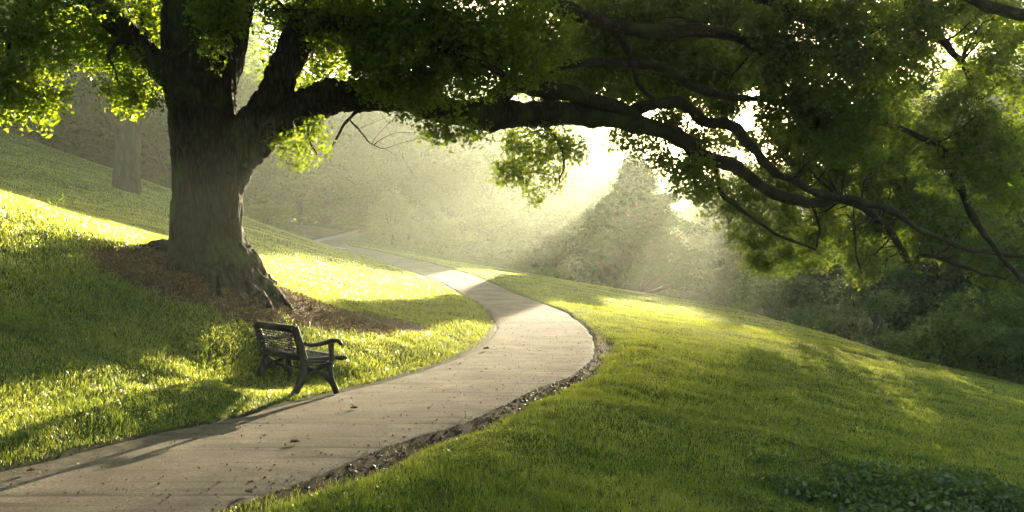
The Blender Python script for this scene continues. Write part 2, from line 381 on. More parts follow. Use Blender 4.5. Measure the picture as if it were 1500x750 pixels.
# ============================================================ the big oak
oak = empty('oak_tree', (TX, TY, G(TX, TY)), 'huge dark old oak on bare soil, its long low limb arching over path and lawn', 'tree')
O0 = np.array(oak.location)
def deep(u, Y): return Y+(Y-23)*.55 if (u > 1030 and Y > 23) else Y
def px(*rows):      # (u, v, Y, thickness px) -> points, radii
    a = np.array(rows, float)
    dp = np.array([deep(u, y) for u, v, y, _ in rows])
    return np.array([W(u, v, y) for (u, v, _, _), y in zip(rows, dp)]), a[:, 3]*.5*dp/F
bm_trunk = MB()
def addt(rows, n=6, seg=20, mb=bm_trunk):
    P, r = px(*rows); S = spline(np.hstack([P, r[:, None]]), n); tube(mb, S[:, :3], S[:, 3], seg)
addt([(320,455,15.6,160),(318,425,15.6,150),(314,398,15.6,138),(306,365,15.6,116),(303,325,15.6,102),(303,280,15.6,97),(302,230,15.6,97),(299,185,15.6,100),(294,140,15.6,99),(291,95,15.6,99),(290,50,15.6,100),(290,0,15.6,98),(288,-80,15.5,84)], seg=28)
addt([(318,380,15.4,50),(320,320,15.4,56),(326,270,15.45,62),(348,225,15.5,64),(374,182,15.55,58),(397,145,15.6,52),(415,105,15.6,50),(433,65,15.7,50),(458,20,15.8,48),(500,-50,16,42)])
addt([(318,290,15.4,30),(336,255,15.4,46),(368,216,15.45,54),(402,186,15.5,54),(432,162,15.55,50),(465,147,15.6,46),(502,141,15.8,44),(545,140,16.2,43)])
addt([(292,190,15.6,60),(280,150,15.5,54),(262,127,15.5,44),(238,103,15.45,38),(213,78,15.4,36),(186,50,15.3,36),(160,24,15.2,34),(120,-12,15,32)])
addt([(320,130,15.7,60),(334,80,15.8,50),(345,20,15.9,46),(350,-70,16,40)])
# root flares
for (u, v, y), (u2, v2, y2), w in [((334,395,15.5),(420,428,15.4),30),((330,390,15.3),(388,428,14.9),54),((285,385,15.3),(248,420,14.7),56),((310,390,15.2),(318,440,14.6),54),((280,375,15.7),(212,388,15.6),60),((340,380,15.9),(404,398,16.4),40),((290,385,15.4),(270,435,14.8),48)]:
    a, b = W(u, v, y), W(u2, v2, y2); b[2] = G(b[0], b[1])-.03
    mid = (a+b)/2; mid[2] = max(mid[2]-.12, G(mid[0], mid[1])+.06); top_ = a+np.array([(TX-a[0])*.55, .15, .75]); c = b+(b-a)*.35; c[2] = G(c[0], c[1])-.14
    S = spline(np.array([np.r_[top_, .12], np.r_[a, w*.5*15.5/F*.62], np.r_[mid, .16], np.r_[b, .09], np.r_[c, .03]]), 6); tube(bm_trunk, S[:, :3], S[:, 3], 14)
tr = bm_trunk.build('trunk', M['bark'], oak, origin=O0)
md = tr.modifiers.new('r', 'REMESH'); md.mode = 'VOXEL'; md.voxel_size = .024; md.use_smooth_shade = True
ms_ = tr.modifiers.new('s', 'SMOOTH'); ms_.factor = .5; ms_.iterations = 6
bpy.context.view_layer.update()
dg = bpy.context.evaluated_depsgraph_get()
me2 = bpy.data.meshes.new_from_object(tr.evaluated_get(dg)); tr.modifiers.clear(); tr.data = me2
if not me2.materials: me2.materials.append(M['bark'])
nvt = len(me2.vertices); co = np.empty(nvt*3, np.float32); me2.vertices.foreach_get('co', co); co = co.reshape(-1, 3).astype(float)
no = np.empty(nvt*3, np.float32); me2.vertex_normals.foreach_get('vector', no); no = no.reshape(-1, 3)
x, y, z = co.T
rid = np.minimum(1, np.abs(fbm(x*9+z*1.2, y*9, z*2.2, 2, 61)-.5)*5)
rid2 = fbm(x*2.2, y*2.2, z*.7, 2, 63)-.5
co += no*((rid-.6)*.05+rid2*.13+(fbm(x*30, y*30, z*9, 2, 65)-.5)*.02)[:, None]
# two old knots low on the fork
for ku, kv in ((264, 140), (268, 203)):
    kp = W(ku, kv, 15.0)-O0; d2 = ((co-kp)*[1, .35, 1]); d = np.linalg.norm(d2, axis=1)
    co += no*(.06*np.exp(-((d-.10)/.05)**2)-.06*np.exp(-(d/.07)**2))[:, None]
me2.vertices.foreach_set('co', co.astype(np.float32).ravel()); me2.update()

# limbs: thing > limb, traced as 3D curves that also recede (the long limb reaches 30 m away)
SK = []       # (point, limb index) skeleton samples for attaching twigs
LM = []
def limb(rows, n=7, seg=12, wob=.06):
    P, r = px(*rows); S = spline(np.hstack([P, r[:, None]]), n)
    k = len(S); s = np.arange(k)*.35+len(LM)*10
    S[1:, 0] += (fbm(s, 1., 0, 2, 71)-.5)[1:]*wob; S[1:, 2] += (fbm(s, 5., 0, 2, 73)-.5)[1:]*wob; S[1:, 1] += (fbm(s, 9., 0, 2, 75)-.5)[1:]*wob*2
    S[:, 3] *= 1+.5*(fbm(s*1.7, 13., 0, 3, 77)-.5)
    mb = MB(); tube(mb, S[:, :3], S[:, 3], seg, jit=.16)
    for p in S[::2]: SK.append((p[:3], len(LM), p[3]))
    LM.append(mb)
limb([(502,141,15.8,43),(545,139,16.2,42),(620,152,17,42),(700,166,18,41),(760,168,18.9,38),(800,166,19.3,37),(860,168,20.2,35),(900,172,20.8,32),(950,184,21.6,27),(1000,205,22.6,24),(1030,230,23.2,22),(1075,243,24,20),(1100,262,24.6,18),(1150,290,25.5,16),(1190,297,26.2,15),(1240,295,27,13),(1290,322,27.8,10),(1318,362,28.3,10),(1334,391,28.6,8)], wob=.12)
limb([(890,176,20.7,20),(930,162,21,19),(975,149,21.5,18),(1008,158,22,17),(1040,180,22.5,16),(1072,184,23,16),(1100,213,23.7,14),(1130,249,24.5,13),(1172,270,25,12),(1225,290,26,11),(1290,303,26.5,10),(1355,342,27,8),(1430,366,27,7),(1510,378,27,6)], wob=.15)
limb([(690,166,17.9,26),(720,150,18.2,26),(752,124,18.5,26),(800,131,19,27),(850,141,19.6,24),(895,155,20.2,20),(928,165,20.9,14)])
limb([(700,-40,17,26),(760,-12,18,25),(826,14,19,24),(880,32,19.6,23),(960,45,20.5,21),(1030,46,21.3,19),(1090,60,22,15),(1150,96,22.8,10),(1190,135,23.3,6)])
limb([(1040,-40,20,20),(1090,-12,20.5,19),(1145,8,21,17),(1200,36,21.6,17),(1270,45,22.3,16),(1325,22,22.8,13),(1400,12,23.3,10),(1480,-8,24,8)])
limb([(1325,5,22.6,12),(1375,55,22.2,11),(1408,90,22,11),(1430,140,21.8,10),(1458,188,21.5,10),(1495,245,21,10),(1530,300,21,9)])
limb([(1385,-30,18,20),(1430,2,18,18),(1475,16,18,18),(1540,34,18,16)])
limb([(760,124,18.6,16),(820,95,19.2,15),(900,92,20,14),(965,97,20.8,13),(1012,126,21.6,12),(1060,141,22.2,12),(1140,147,23,8),(1190,165,23.5,5)])
limb([(1370,205,22,12),(1392,245,22.4,13),(1414,290,22.8,12),(1440,342,23.2,9),(1490,402,24,7),(1530,450,24,6)])
limb([(1333,389,28.6,7),(1352,374,28.4,7),(1390,383,28,6),(1430,398,27.6,5),(1475,409,27.2,3)], seg=8)
limb([(1047,238,23.5,7),(1053,275,23.6,7),(1072,297,24,7),(1110,324,24.3,5),(1150,349,24.7,5),(1196,366,25,3)], seg=8)
limb([(1188,298,26.1,5),(1200,330,26.2,4),(1196,362,26.2,3)], seg=8)
limb([(1290,320,27.7,4),(1256,330,27,4),(1254,370,26.8,3),(1262,400,26.7,2)], seg=8)
limb([(795,183,19.3,6),(816,205,19.2,5),(826,232,19.2,4),(820,268,19.1,2)], seg=8)
limb([(445,160,15.6,8),(455,175,15.4,5),(450,200,15.2,4),(462,228,15.1,2)], seg=8)
limb([(556,158,16.3,7),(520,165,16,5),(496,198,15.8,4),(478,232,15.6,2)], seg=8)
limb([(512,172,15.95,3),(530,196,15.9,2.5),(548,214,15.9,1.5)], seg=6)
limb([(160,26,15.2,10),(175,50,14.9,7),(160,82,14.8,5),(175,120,14.7,3)], seg=8)
limb([(120,-12,15,22),(60,-40,14.4,18),(28,0,13.9,9),(14,60,13.7,7),(18,110,13.6,5),(22,150,13.5,3)], seg=8)
limb([(52,-35,14.3,9),(38,20,14,6),(34,70,13.9,5),(30,130,13.8,2.5)], seg=8)
limb([(235,100,15.4,8),(218,58,15.8,6),(205,30,16.0,5),(220,0,16.2,5)], seg=8)
limb([(440,45,15.7,30),(520,30,15.2,26),(600,50,14.8,20),(680,80,14.6,14),(740,110,14.5,8)])
limb([(1140,147,23,8),(1230,160,22.3,9),(1320,190,22,8),(1400,230,21.7,6),(1460,290,21.5,4)])
limb([(890,32,19.7,14),(920,75,20,11),(935,120,20.3,8),(960,150,20.8,6)])

# crown masses: (u, v, Y, ru, rv px, rY m, leaf area index, front flag)
CL = [
 (20,70,13.8,80,90,1.2,3.0),(45,140,13.6,46,46,.7,2.2),(5,140,13.5,45,50,.7,2.6),(110,30,14.8,60,40,1.0,2.2),
 (170,50,15.8,80,60,1.1,2.4),(200,95,15.6,48,44,.7,2.2),(190,140,14.8,46,34,.6,2.6),(230,40,16.2,40,60,.8,2.2),
 (318,20,14.4,46,34,.4,1.8),(312,70,14.3,26,34,.3,1.2),(352,8,14.5,50,28,.5,2.0),
 (440,30,16.8,60,50,.9,2.0),(430,100,17.2,50,60,.8,1.2),(480,100,17,50,50,.8,1.8),(410,150,17.5,30,30,.5,.8),
 (445,215,15.2,46,34,.5,1.3),(470,190,15.2,24,26,.4,1.0),
 (520,30,15.2,90,60,1.2,3.4),(600,70,15,100,80,1.3,3.6),(690,50,15.2,110,75,1.3,3.6),(640,120,15.2,80,46,.9,2.6),(590,160,15,40,20,.5,.9),(560,100,15.2,60,50,.8,3.0),
 (655,190,15.6,40,26,.5,1.8),(740,92,15.6,74,52,.9,2.8),(700,196,17,34,12,.5,1.0),(780,50,16.5,60,70,.9,2.2),
 (790,235,19.2,62,48,.8,1.5),(745,250,19.1,26,26,.5,1.3),(830,210,19.4,40,26,.6,1.2),(795,285,19.1,22,13,.4,1.1),(760,210,19.2,30,26,.5,1.1),
 (850,70,20.5,60,50,1.0,1.6),(870,120,20.8,50,30,.8,1.3),(920,60,21,70,60,1.0,1.6),(900,20,20,80,36,1.0,2.2),(1000,20,21,80,36,1.0,2.4),
 (990,80,21.8,70,36,1.0,1.5),(1020,110,22.5,60,30,.9,1.5),(950,125,21.8,50,30,.7,1.4),(1060,90,22.5,50,40,.9,2.0),
 (925,205,21.5,36,20,.6,1.0),(985,235,22.5,44,30,.6,1.0),(1020,265,23.2,46,38,.8,1.4),(1055,215,24,34,26,.6,.8),
 (1080,310,24,50,50,.9,2.0),(1125,350,24.5,56,46,1.0,2.4),(1150,385,24.5,40,22,.7,2.0),(1110,395,24.6,24,14,.4,1.4),(1180,320,25.5,60,50,1.0,2.0),
 (1210,365,26,55,36,1.0,2.2),(1258,392,26.6,34,30,.7,2.0),(1268,345,27,60,40,1.0,2.0),(1120,270,25,50,36,.9,1.5),(1165,230,25,50,46,1.0,1.9),
 (1140,60,22,60,60,1.0,2.6),(1190,110,21.5,76,66,1.2,3.4),(1240,170,21,86,70,1.2,3.8),(1170,170,22,60,46,1.0,3.0),(1290,230,20.8,80,66,1.2,3.6),
 (1225,240,22,70,56,1.0,3.2),(1340,300,21.5,80,56,1.2,3.4),(1290,300,23,66,46,1.1,2.8),(1400,330,21,80,60,1.2,3.4),(1350,370,24,60,24,.9,1.4),(1310,370,26,40,26,.8,1.2),
 (1450,370,21,66,50,1.1,3.2),(1480,250,20,60,66,1.1,2.8),(1430,230,21,56,60,1.0,2.8),(1490,440,21.5,34,34,.7,2.0),(1515,400,20.5,50,60,1.0,3.0),
 (1270,70,21.5,60,50,1.0,2.4),(1240,20,21,80,36,1.0,2.0),(1330,100,22,36,50,.8,1.6),(1330,40,22,60,40,.9,1.6),(1400,10,22,80,24,1.0,1.6),
 (1470,120,20.5,56,60,1.0,2.6),(1480,60,20,60,40,1.0,2.4),(1450,185,20.6,44,44,.8,2.4),(1395,165,21.8,34,44,.8,1.8),
 (1180,20,21,70,34,1.0,2.4),(1100,15,21,60,30,1.0,2.6),
]
for k in range(46):      # the far side of the crown, seen between the limbs
    CL.append((R.uniform(800, 1520), R.uniform(-15, 125), R.uniform(24.5, 28), R.uniform(40, 70), R.uniform(22, 40), 1.0, R.uniform(.9, 1.7)))
for k in range(7):
    CL.append((R.uniform(1130, 1520), R.uniform(120, 300), R.uniform(24.5, 26.5), R.uniform(50, 80), R.uniform(34, 54), 1.0, R.uniform(1.2, 2.0)))
for k in range(10):
    CL.append((R.uniform(380, 820), R.uniform(-10, 70), R.uniform(17, 19), R.uniform(50, 80), R.uniform(30, 44), 1.0, R.uniform(1.6, 2.6)))
for k in range(34):
    CL.append((R.uniform(800, 1120), R.uniform(0, 145), R.uniform(24, 26), R.uniform(34, 60), R.uniform(18, 32), .9, R.uniform(.9, 1.8)))
CL += [(1012,196,28,34,16,.6,1.3),(960,208,27,26,12,.5,1.2),(1046,160,28,26,20,.6,1.4),(1000,158,28,30,14,.6,1.3),(1030,238,28,34,20,.6,1.0),(1062,170,27,26,18,.6,2.0),(985,178,26,30,14,.6,2.0),(1098,205,28,26,18,.6,2.0),(1015,212,28,30,14,.6,1.8),(1052,205,28,24,14,.6,1.8),(940,190,26,30,10,.5,1.2),(1125,185,27,26,26,.6,1.4),(1150,215,28,30,22,.6,1.4)]
# unseen rest of the crown above the frame, added dense for its shade
XC = []
for k in range(170):
    a = R.uniform(0, 6.28); q = R.random()**.5; y = 17+12*q*math.sin(a); x = -2+15*q*math.cos(a); z = R.uniform(6.0, 11.0)-2.2*q
    if y > 4 and HV-(z-2.2-CZ)*F/y > -20: z = CZ+2.6+(HV+20)*y/F
    if z < 11.5: XC.append((x, y, z))
for x, y, z in XC: CL.append((750+x*F/y, HV-(z-CZ)*F/y, y, 1.9*F/y, 1.0*F/y, 1.9, 1.5))
pts = []; tw = [MB() for _ in LM]
SKp = np.array([p for p, _, _ in SK]); SKi = np.array([i for _, i, _ in SK]); SKr = np.array([r for _, _, r in SK])
for (u, v, Y, ru, rv, rY, lai) in CL:
    Y = deep(u, Y) if v > -50 else Y
    if 1040 < u < 1560 and (v > 205 if u < 1400 else v > 275): Y = 29.6+(u-1100)*.009; lai *= .5; rY *= .65          # hangs on the far side of the long limb
    elif u > 1130 and v > 50: lai *= .72
    if 820 < u < 1130 and v < 165: Y = max(Y, Y+2.6)
    c = W(u, v, Y); ax = np.array([ru*Y/F, rY, rv*Y/F])
    area = math.pi*ax[0]*ax[2]; n = int(area*lai*(50 if v > -50 else 16))
    q = R.normal(size=(n*3, 3)); q /= np.linalg.norm(q, axis=1)[:, None]; q *= (R.random(n*3)**.42)[:, None]*(1+.25*(fbm(q[:, 0]*2+u, q[:, 1]*2, q[:, 2]*2+v, 2, 83)-.5)[:, None]*2)
    p = c+q*ax
    f = fbm(p[:, 0]*2.1, p[:, 1]*2.1, p[:, 2]*2.1, 3, 85)
    p = p[np.argsort(-f)][:int(n*2.0)]; p = p[R.permutation(len(p))[:n]]
    pu = 750+p[:, 0]*F/p[:, 1]; pv = HV-(p[:, 2]-CZ)*F/p[:, 1]      # the small openings towards the sun
    p = p[(np.hypot(pu-1103, pv-141) > 15) & (np.hypot(pu-1078, (pv-183)*1.4) > 22)]
    pts.append(p)
    # thin branches from the nearest limb into the mass
    if v > -50:
        for k in range(2+int(area*.7)):
            tgt = p[R.integers(len(p))] if len(p) else c
            d = np.linalg.norm((SKp-tgt)*[1, .8, 1.15], axis=1)+.0*SKr; j = int(np.argmin(d)); s0 = SKp[j]
            dist = np.linalg.norm(tgt-s0)
            if dist > 1.9: continue
            off = R.normal(size=3)*dist*.12; mid = s0*.5+tgt*.5+off+[0, 0, .12*dist]
            r0 = min(.035, .35*SKr[j]+.006)*min(1, .4+dist*.5)
            S = spline(np.array([np.r_[s0, r0], np.r_[s0*.75+tgt*.25+off*.9+[0, 0, .07*dist], r0*.75], np.r_[mid, r0*.5], np.r_[tgt, .004]]), 5)
            tube(tw[SKi[j]], S[:, :3], S[:, 3], 5, cap=False)
            for kk in range(2):
                b0 = S[R.integers(5, len(S)-2)]; e = b0[:3]+R.normal(size=3)*.28+[0, 0, -.08]
                tube(tw[SKi[j]], np.array([b0[:3], (b0[:3]+e)/2+R.normal(size=3)*.04, e]), [b0[3]*.6, b0[3]*.4, .003], 4, cap=False)
for mb, t_ in zip(LM, tw):
    if t_.n: mb.v += t_.v; mb.f4 += [f+mb.n for f in t_.f4]; mb.n += t_.n
    mb.build('limb', M['bark'], oak, smooth=True, origin=O0)
pts = np.vstack(pts)
above = HV-(pts[:, 2]-CZ)*F/pts[:, 1] < -40; above_pts = pts[above]; pts = pts[~above]
near = pts[:, 1] < 21
Va, Fa = sprays(pts[near], 20, .16, .072, droop=.35, var=.5); Vb, Fb = sprays(pts[~near], 16, .21, .108, droop=.35, var=.45)
Vc, Fc_ = sprays(above_pts, 16, .3, .15, droop=.35)
V = np.vstack([Va, Vb, Vc]); Fq = np.vstack([Fa, Fb+len(Va), Fc_+len(Va)+len(Vb)])
crown = mk('crown', V-O0, Fq, M['leaf'], oak)
nleaf = len(Fq)

# ============================================================ other trees
def bg_tree(name, H, cr, base, label, cat, kind='broad', ncl=26, card=.26, per=70, trunk_r=.22, leaf='leaf_far', group=None, lean=0, loc=(0, 0, 0), clear=.25):
    t = empty(name, loc, label, cat, group)
    mb = MB(); top_ = np.array([lean, 0, H*.86])
    S = spline(np.array([[0, 0, -.4, trunk_r*1.5], [0, 0, .15, trunk_r*1.25], [lean*.1, .05, H*.2, trunk_r], [lean*.45+.1, 0, H*.45, trunk_r*.75], [*top_, trunk_r*.15]]), 6)
    tube(mb, S[:, :3], S[:, 3], 10, jit=.1)
    cc = []
    for k in range(ncl):
        if kind == 'broad':
            hz = clear+(1-clear)*R.random()**.8; f = math.sin(math.pi*min(1, max(.05, (hz-clear)/(1-clear)*.82+.16)))**.6
            a = k*2.4+R.uniform(-.4, .4); rr = cr*f*R.uniform(.35, .95)
            p = np.array([math.cos(a)*rr+lean*hz, math.sin(a)*rr, hz*H*.95]); sz = cr*R.uniform(.32, .52); sq = .7
        else:      # tiers of spreading boughs, pyramid outline
            tier = k//8; nt_ = max(1, (ncl-1)//8); hz = clear+(1-clear)*(tier+R.uniform(.1, .9))/(nt_+1)
            rmax = cr*(1-((hz-clear)/(1-clear))**1.25)*R.uniform(.72, 1.08)+.12; rr = rmax*R.uniform(.45, 1.0)
            a = (k % 8)*.785+tier*.5+R.uniform(-.35, .35)
            p = np.array([math.cos(a)*rr, math.sin(a)*rr, hz*H-.06*rr]); sz = .42+rmax*.17*R.uniform(.8, 1.25); sq = R.uniform(.26, .42)
        cc.append((p, sz, sq))
        s0 = S[min(len(S)-2, int(len(S)*max(.42, (p[2]/H-.06))))] if kind == 'broad' else S[min(len(S)-2, int(len(S)*max(.2, p[2]/H)))]
        mid = s0[:3]*.5+p*.5+[0, 0, .04*H*(1 if kind == 'broad' else -.1)]
        q = spline(np.array([np.r_[s0[:3], s0[3]*.38], np.r_[mid, s0[3]*.2], np.r_[p, .02]]), 4); tube(mb, q[:, :3], q[:, 3], 5, cap=False)
    mb.build('trunk', M['bark_far'], t, smooth=True)
    P = []
    for p, sz, sq in cc:
        q = R.normal(size=(per, 3)); q /= np.linalg.norm(q, axis=1)[:, None]; q *= (R.random(per)**.45)[:, None]*(1+.5*(R.random(per)-.5))[:, None]
        P.append(p+q*[sz, sz, sz*sq])
    P = np.vstack(P); f = fbm(P[:, 0]*.9, P[:, 1]*.9, P[:, 2]*.9, 2, 91); P = P[f > .30]
    V, Fq = sprays(P, 5, card*1.1, card, droop=.1)
    mk('crown', V, Fq, M[leaf], t)
    return t
def copy_tree(t, label, loc, scale, rz, group=None, cat='tree'):
    c = t.copy(); C.objects.link(c)
    for ch in t.children:
        d = ch.copy(); C.objects.link(d); d.parent = c
    c['label'] = label; c['category'] = cat
    if group: c['group'] = group
    elif 'group' in c: del c['group']
    place(c, loc, scale, rz); return c
def place(c, loc, scale, rz):
    c.location = [float(a) for a in loc]; c.rotation_euler = (0, 0, rz); c.scale = (scale[0], scale[0], scale[1]) if hasattr(scale, '__len__') else (scale,)*3
def spot(u, Y): X = (u-750)*Y/F; return (X, Y, G(X, Y)-.05)

# the hazy pyramid tree on the open lawn
bg_tree('pyramid_tree', 8.8, 5.4, 0, 'broad pyramid shaped tree standing alone in bright mist on the lawn', 'tree', 'pine', 120, .18, 128, .30, 'needle', loc=spot(930, 60), clear=.13)
# second oak on the hillside
t = bg_tree('oak_tree', 11.5, 5.6, 0, 'thick trunked hazy tree standing on the open grassy hillside at the left', 'tree', 'broad', 34, .22, 110, .42, 'leaf_far', lean=1.0, loc=spot(185, 35.5), clear=.36)
ptsd = []
protos = [
 bg_tree('woodland_tree', 13, 4.6, 0, 'x', 'tree', 'broad', 38, .30, 190, .24, clear=.12),
 bg_tree('woodland_tree', 14, 4.2, 0, 'x', 'tree', 'broad', 36, .28, 180, .20, clear=.22, lean=.6),
 bg_tree('woodland_tree', 12, 5.2, 0, 'x', 'tree', 'broad', 40, .30, 190, .30, clear=.08, lean=-.7),
 bg_tree('woodland_tree', 15, 3.6, 0, 'x', 'tree', 'pine', 80, .28, 90, .2, clear=.1),
]
used = [False]*len(protos)
def wood(k, u, Y, s, label, group, top=None):
    if top is not None: # choose scale so that the top reaches row v=top
        h = [13, 14, 12, 15][k]; x, y, z = spot(u, Y); zt = min(CZ+(HV-top)*Y/F, 16.6); s = max(.2, (zt-z)/h)
        s = (max(s, .75)*1.12 if s > .75 else s*1.3, s)
    rz = R.uniform(0, 6.28)
    if not used[k]:
        used[k] = True; c = protos[k]; place(c, spot(u, Y), s, rz); tag(c, label, 'tree', group)
    else: c = copy_tree(protos[k], label, spot(u, Y), s, rz, group)
    return c
gA = 'tall misty trees of the wood behind the hillside at the left'
lA = 'tall dim tree in the wood behind the grassy hillside at the left'
for k, (u, Y, tp) in enumerate([(-190,44,-60),(-90,49,-70),(-10,46,-40),(60,55,20),(120,50,30),(190,58,-20),(250,52,-30),(310,60,-10),(-50,60,-90),(110,66,-70),(20,42,100),(270,62,60)]):
    wood(k % 3, u, Y, 1, lA, gA, tp)
gB = 'hazy trees of the wood where the path disappears'
lB = 'hazy tree in the wood where the far path disappears'
for k, (u, Y, tp) in enumerate([(348,66,40),(385,74,10),(440,82,30),(478,88,-20),(520,96,40),(410,94,-60),(560,92,20),(340,86,-60),(500,108,-40),(455,104,60)]):
    wood([1, 0, 1, 3, 2][k % 5], u, Y, 1, lB, gB, tp)
gC = 'misty trees massed behind the far end of the lawn'
lC = 'misty tree behind the lawn between the path end and the pyramid tree'
for k, (u, Y, tp) in enumerate([(590,84,40),(625,80,90),(660,90,20),(700,84,70),(735,94,60),(775,86,100),(810,92,110),(640,104,40),(700,108,40),(760,110,60),(815,112,110),(785,102,130),(742,98,110),(840,114,180),(868,118,222),(590,100,20),(560,76,200),(600,76,230),(655,74,250),(720,76,230),(790,78,240)]):
    wood([2, 0, 1, 2][k % 4], u, Y, 1, lC, gC, tp)
gD = 'low pale trees in the brightest mist under the sun'
lD = 'low pale tree lost in the bright mist below the sun'
for k, (u, Y, tp) in enumerate([(838,112,196),(864,112,216),(895,122,268),(955,126,276),(1005,128,266),(1045,122,266),(1062,104,330),(1090,116,250),(1130,104,240),(1180,96,262),(1230,98,262)]):
    wood([2, 0][k % 2], u, Y, 1, lD, gD, tp)
gE = 'tall hazy trees of the wood at the right'
lE = 'hazy tree of the wood behind the shrubs at the right'
for k, (u, Y, tp) in enumerate([(1320,78,190),(1360,66,140),(1390,80,70),(1440,62,150),(1500,70,60),(1560,60,80),(1310,58,330),(1235,64,345),(1385,52,310),(1450,46,290),(1530,44,250),(1620,55,60),(1180,62,372),(1150,54,395)]):
    wood([0, 2, 1, 2][k % 4], u, Y, 1, lE, gE, tp)
# ------------------------------------------------------------------ shrubs and saplings
def shrub(name, loc, rx, ry, H, label, card=.10, dens=1.0, leaf='shrub', stems=9, n=900, cat='shrub'):
    t = empty(name, loc, label, cat); mb = MB(); P = []
    for k in range(stems):
        a = k*2.4+R.uniform(-.5, .5); f = R.uniform(.25, .9)
        e = np.array([math.cos(a)*rx*f, math.sin(a)*ry*f, H*(R.uniform(.65, 1.0)*(1-.35*f))])
        q = spline(np.array([[0, 0, -.15, .035], [e[0]*.35, e[1]*.35, e[2]*.55, .022], [*e, .006]]), 5); tube(mb, q[:, :3], q[:, 3], 5, cap=False)
    mb.build('stem', M['bark_far'], t, smooth=True)
    q = R.normal(size=(n*2, 3)); q /= np.linalg.norm(q, axis=1)[:, None]; q *= (R.random(n*2)**.4)[:, None]
    bump = 1+.55*(fbm(q[:, 0]*1.8+loc[0], q[:, 1]*1.8+loc[1], q[:, 2]*1.8, 3, 95)-.5)*2
    P = q*bump[:, None]*[rx, ry, H*.55]+[0, 0, H*.48]; f = fbm(P[:, 0]*1.6, P[:, 1]*1.6, P[:, 2]*1.6+3, 2, 96)
    P = P[np.argsort(-f)][:n]; P = P[P[:, 2] > .02]
    V, Fq = sprays(P, 9, card*1.5, card, droop=-.15)
    mk('foliage', V, Fq, M[leaf], t)
    return t
shrub('shrub', spot(1452, 27), 2.0, 1.8, 2.5, 'large rounded green shrub with sunlit top at the right edge of the lawn', .085, n=2600)
shrub('shrub', spot(1500, 24.5), 1.3, 1.2, 1.7, 'darker shrub at the right border in front of the large rounded one', .075, n=1500)
shrub('shrub', spot(1392, 31), 1.4, 1.2, 2.2, 'loose light green shrub left of the large rounded shrub at the right', .085, n=1300)
shrub('shrub', spot(1345, 36), 1.3, 1.2, 1.4, 'low airy shrub with pale tips beside the large right hand shrubs', .09, n=800)
shrub('shrub', spot(1145, 50), 2.4, 1.8, 3.6, 'dark rounded thicket, the first big shrub right of the pyramid tree', .13, n=1900)
shrub('shrub', spot(1205, 46), 2.4, 1.6, 2.0, 'mid height grey green shrub right of the dark thicket along the lawn edge', .12, n=1300)
shrub('shrub', spot(1240, 42), 1.8, 1.2, 1.3, 'low bright green shrub at the foot of the thin sapling', .10, n=800)
shrub('shrub', spot(1300, 39), 1.8, 1.2, 1.0, 'low weedy shrub just right of the thin sapling', .09, n=700)
shrub('shrub', spot(1100, 53), 1.6, 1.2, 1.3, 'small misty shrub at the lawn edge left of the dark thicket', .12, n=500)
shrub('shrub', spot(385, 52), 2.4, 1.4, 1.3, 'low hazy shrub on the hill crest just right of the big trunk', .12, n=900)
shrub('shrub', spot(413, 56), 1.4, 1.1, .8, 'small pale shrub sloping down towards the side road', .10, n=450)
shrub('shrub', spot(573, 68), 1.8, 1.6, 3.8, 'round misty shrub beside the spot where the path disappears', .14, n=1200)
shrub('shrub', spot(640, 69), 2.6, 1.6, 2.6, 'wide hazy shrub right of the path end, behind the lawn edge', .14, n=1200)
shrub('shrub', spot(815, 63), 1.6, 1.3, 1.1, 'small shrub at the left foot of the pyramid tree', .12, n=500)
bg_tree('sapling', 4.4, 1.5, 0, 'thin sapling with a slender dark trunk at the right lawn edge', 'tree', 'broad', 16, .12, 60, .075, 'shrub', loc=spot(1280, 40.5), clear=.45)
bg_tree('sapling', 3.4, 1.0, 0, 'small light green leafy sapling left of the slender dark one', 'tree', 'broad', 16, .10, 70, .05, 'shrub', loc=spot(1247, 41), clear=.12)

# far-off wood closing the view
P = []
for k in range(90):
    u = R.uniform(-300, 1800); Y = R.uniform(118, 165)
    if 840 < u < 1260: tp = 318+R.uniform(-8, 25)
    else: tp = R.uniform(60, 160)
    X = (u-750)*Y/F; zt = min(CZ+(HV-tp)*Y/F, 13.5); zb = G(X, Y); h = zt-zb; c = np.array([X, Y, zb+h*.5])
    q = R.normal(size=(420, 3)); q /= np.linalg.norm(q, axis=1)[:, None]; q *= (R.random(420)**.4)[:, None]
    P.append(c+q*[4.5+R.random()*3, 4, h*.5])
for u in range(-300, 1801, 28):
    Y = R.uniform(140, 160); X = (u-750)*Y/F; zb = G(X, Y); tp = 330 if 840 < u < 1260 else 250; h = CZ+(HV-tp)*Y/F-zb
    q = R.random((260, 3))-.5; P.append(np.array([X, Y, zb+h*.45])+q*[7, 4, h*1.05])
P = np.vstack(P); V, Fq = sprays(P, 4, .7, .62, droop=0.)
tag(mk('distant_wood', V, Fq, M['leaf_far']), 'far misty wood closing the view behind all other trees', 'wood', kind='stuff')

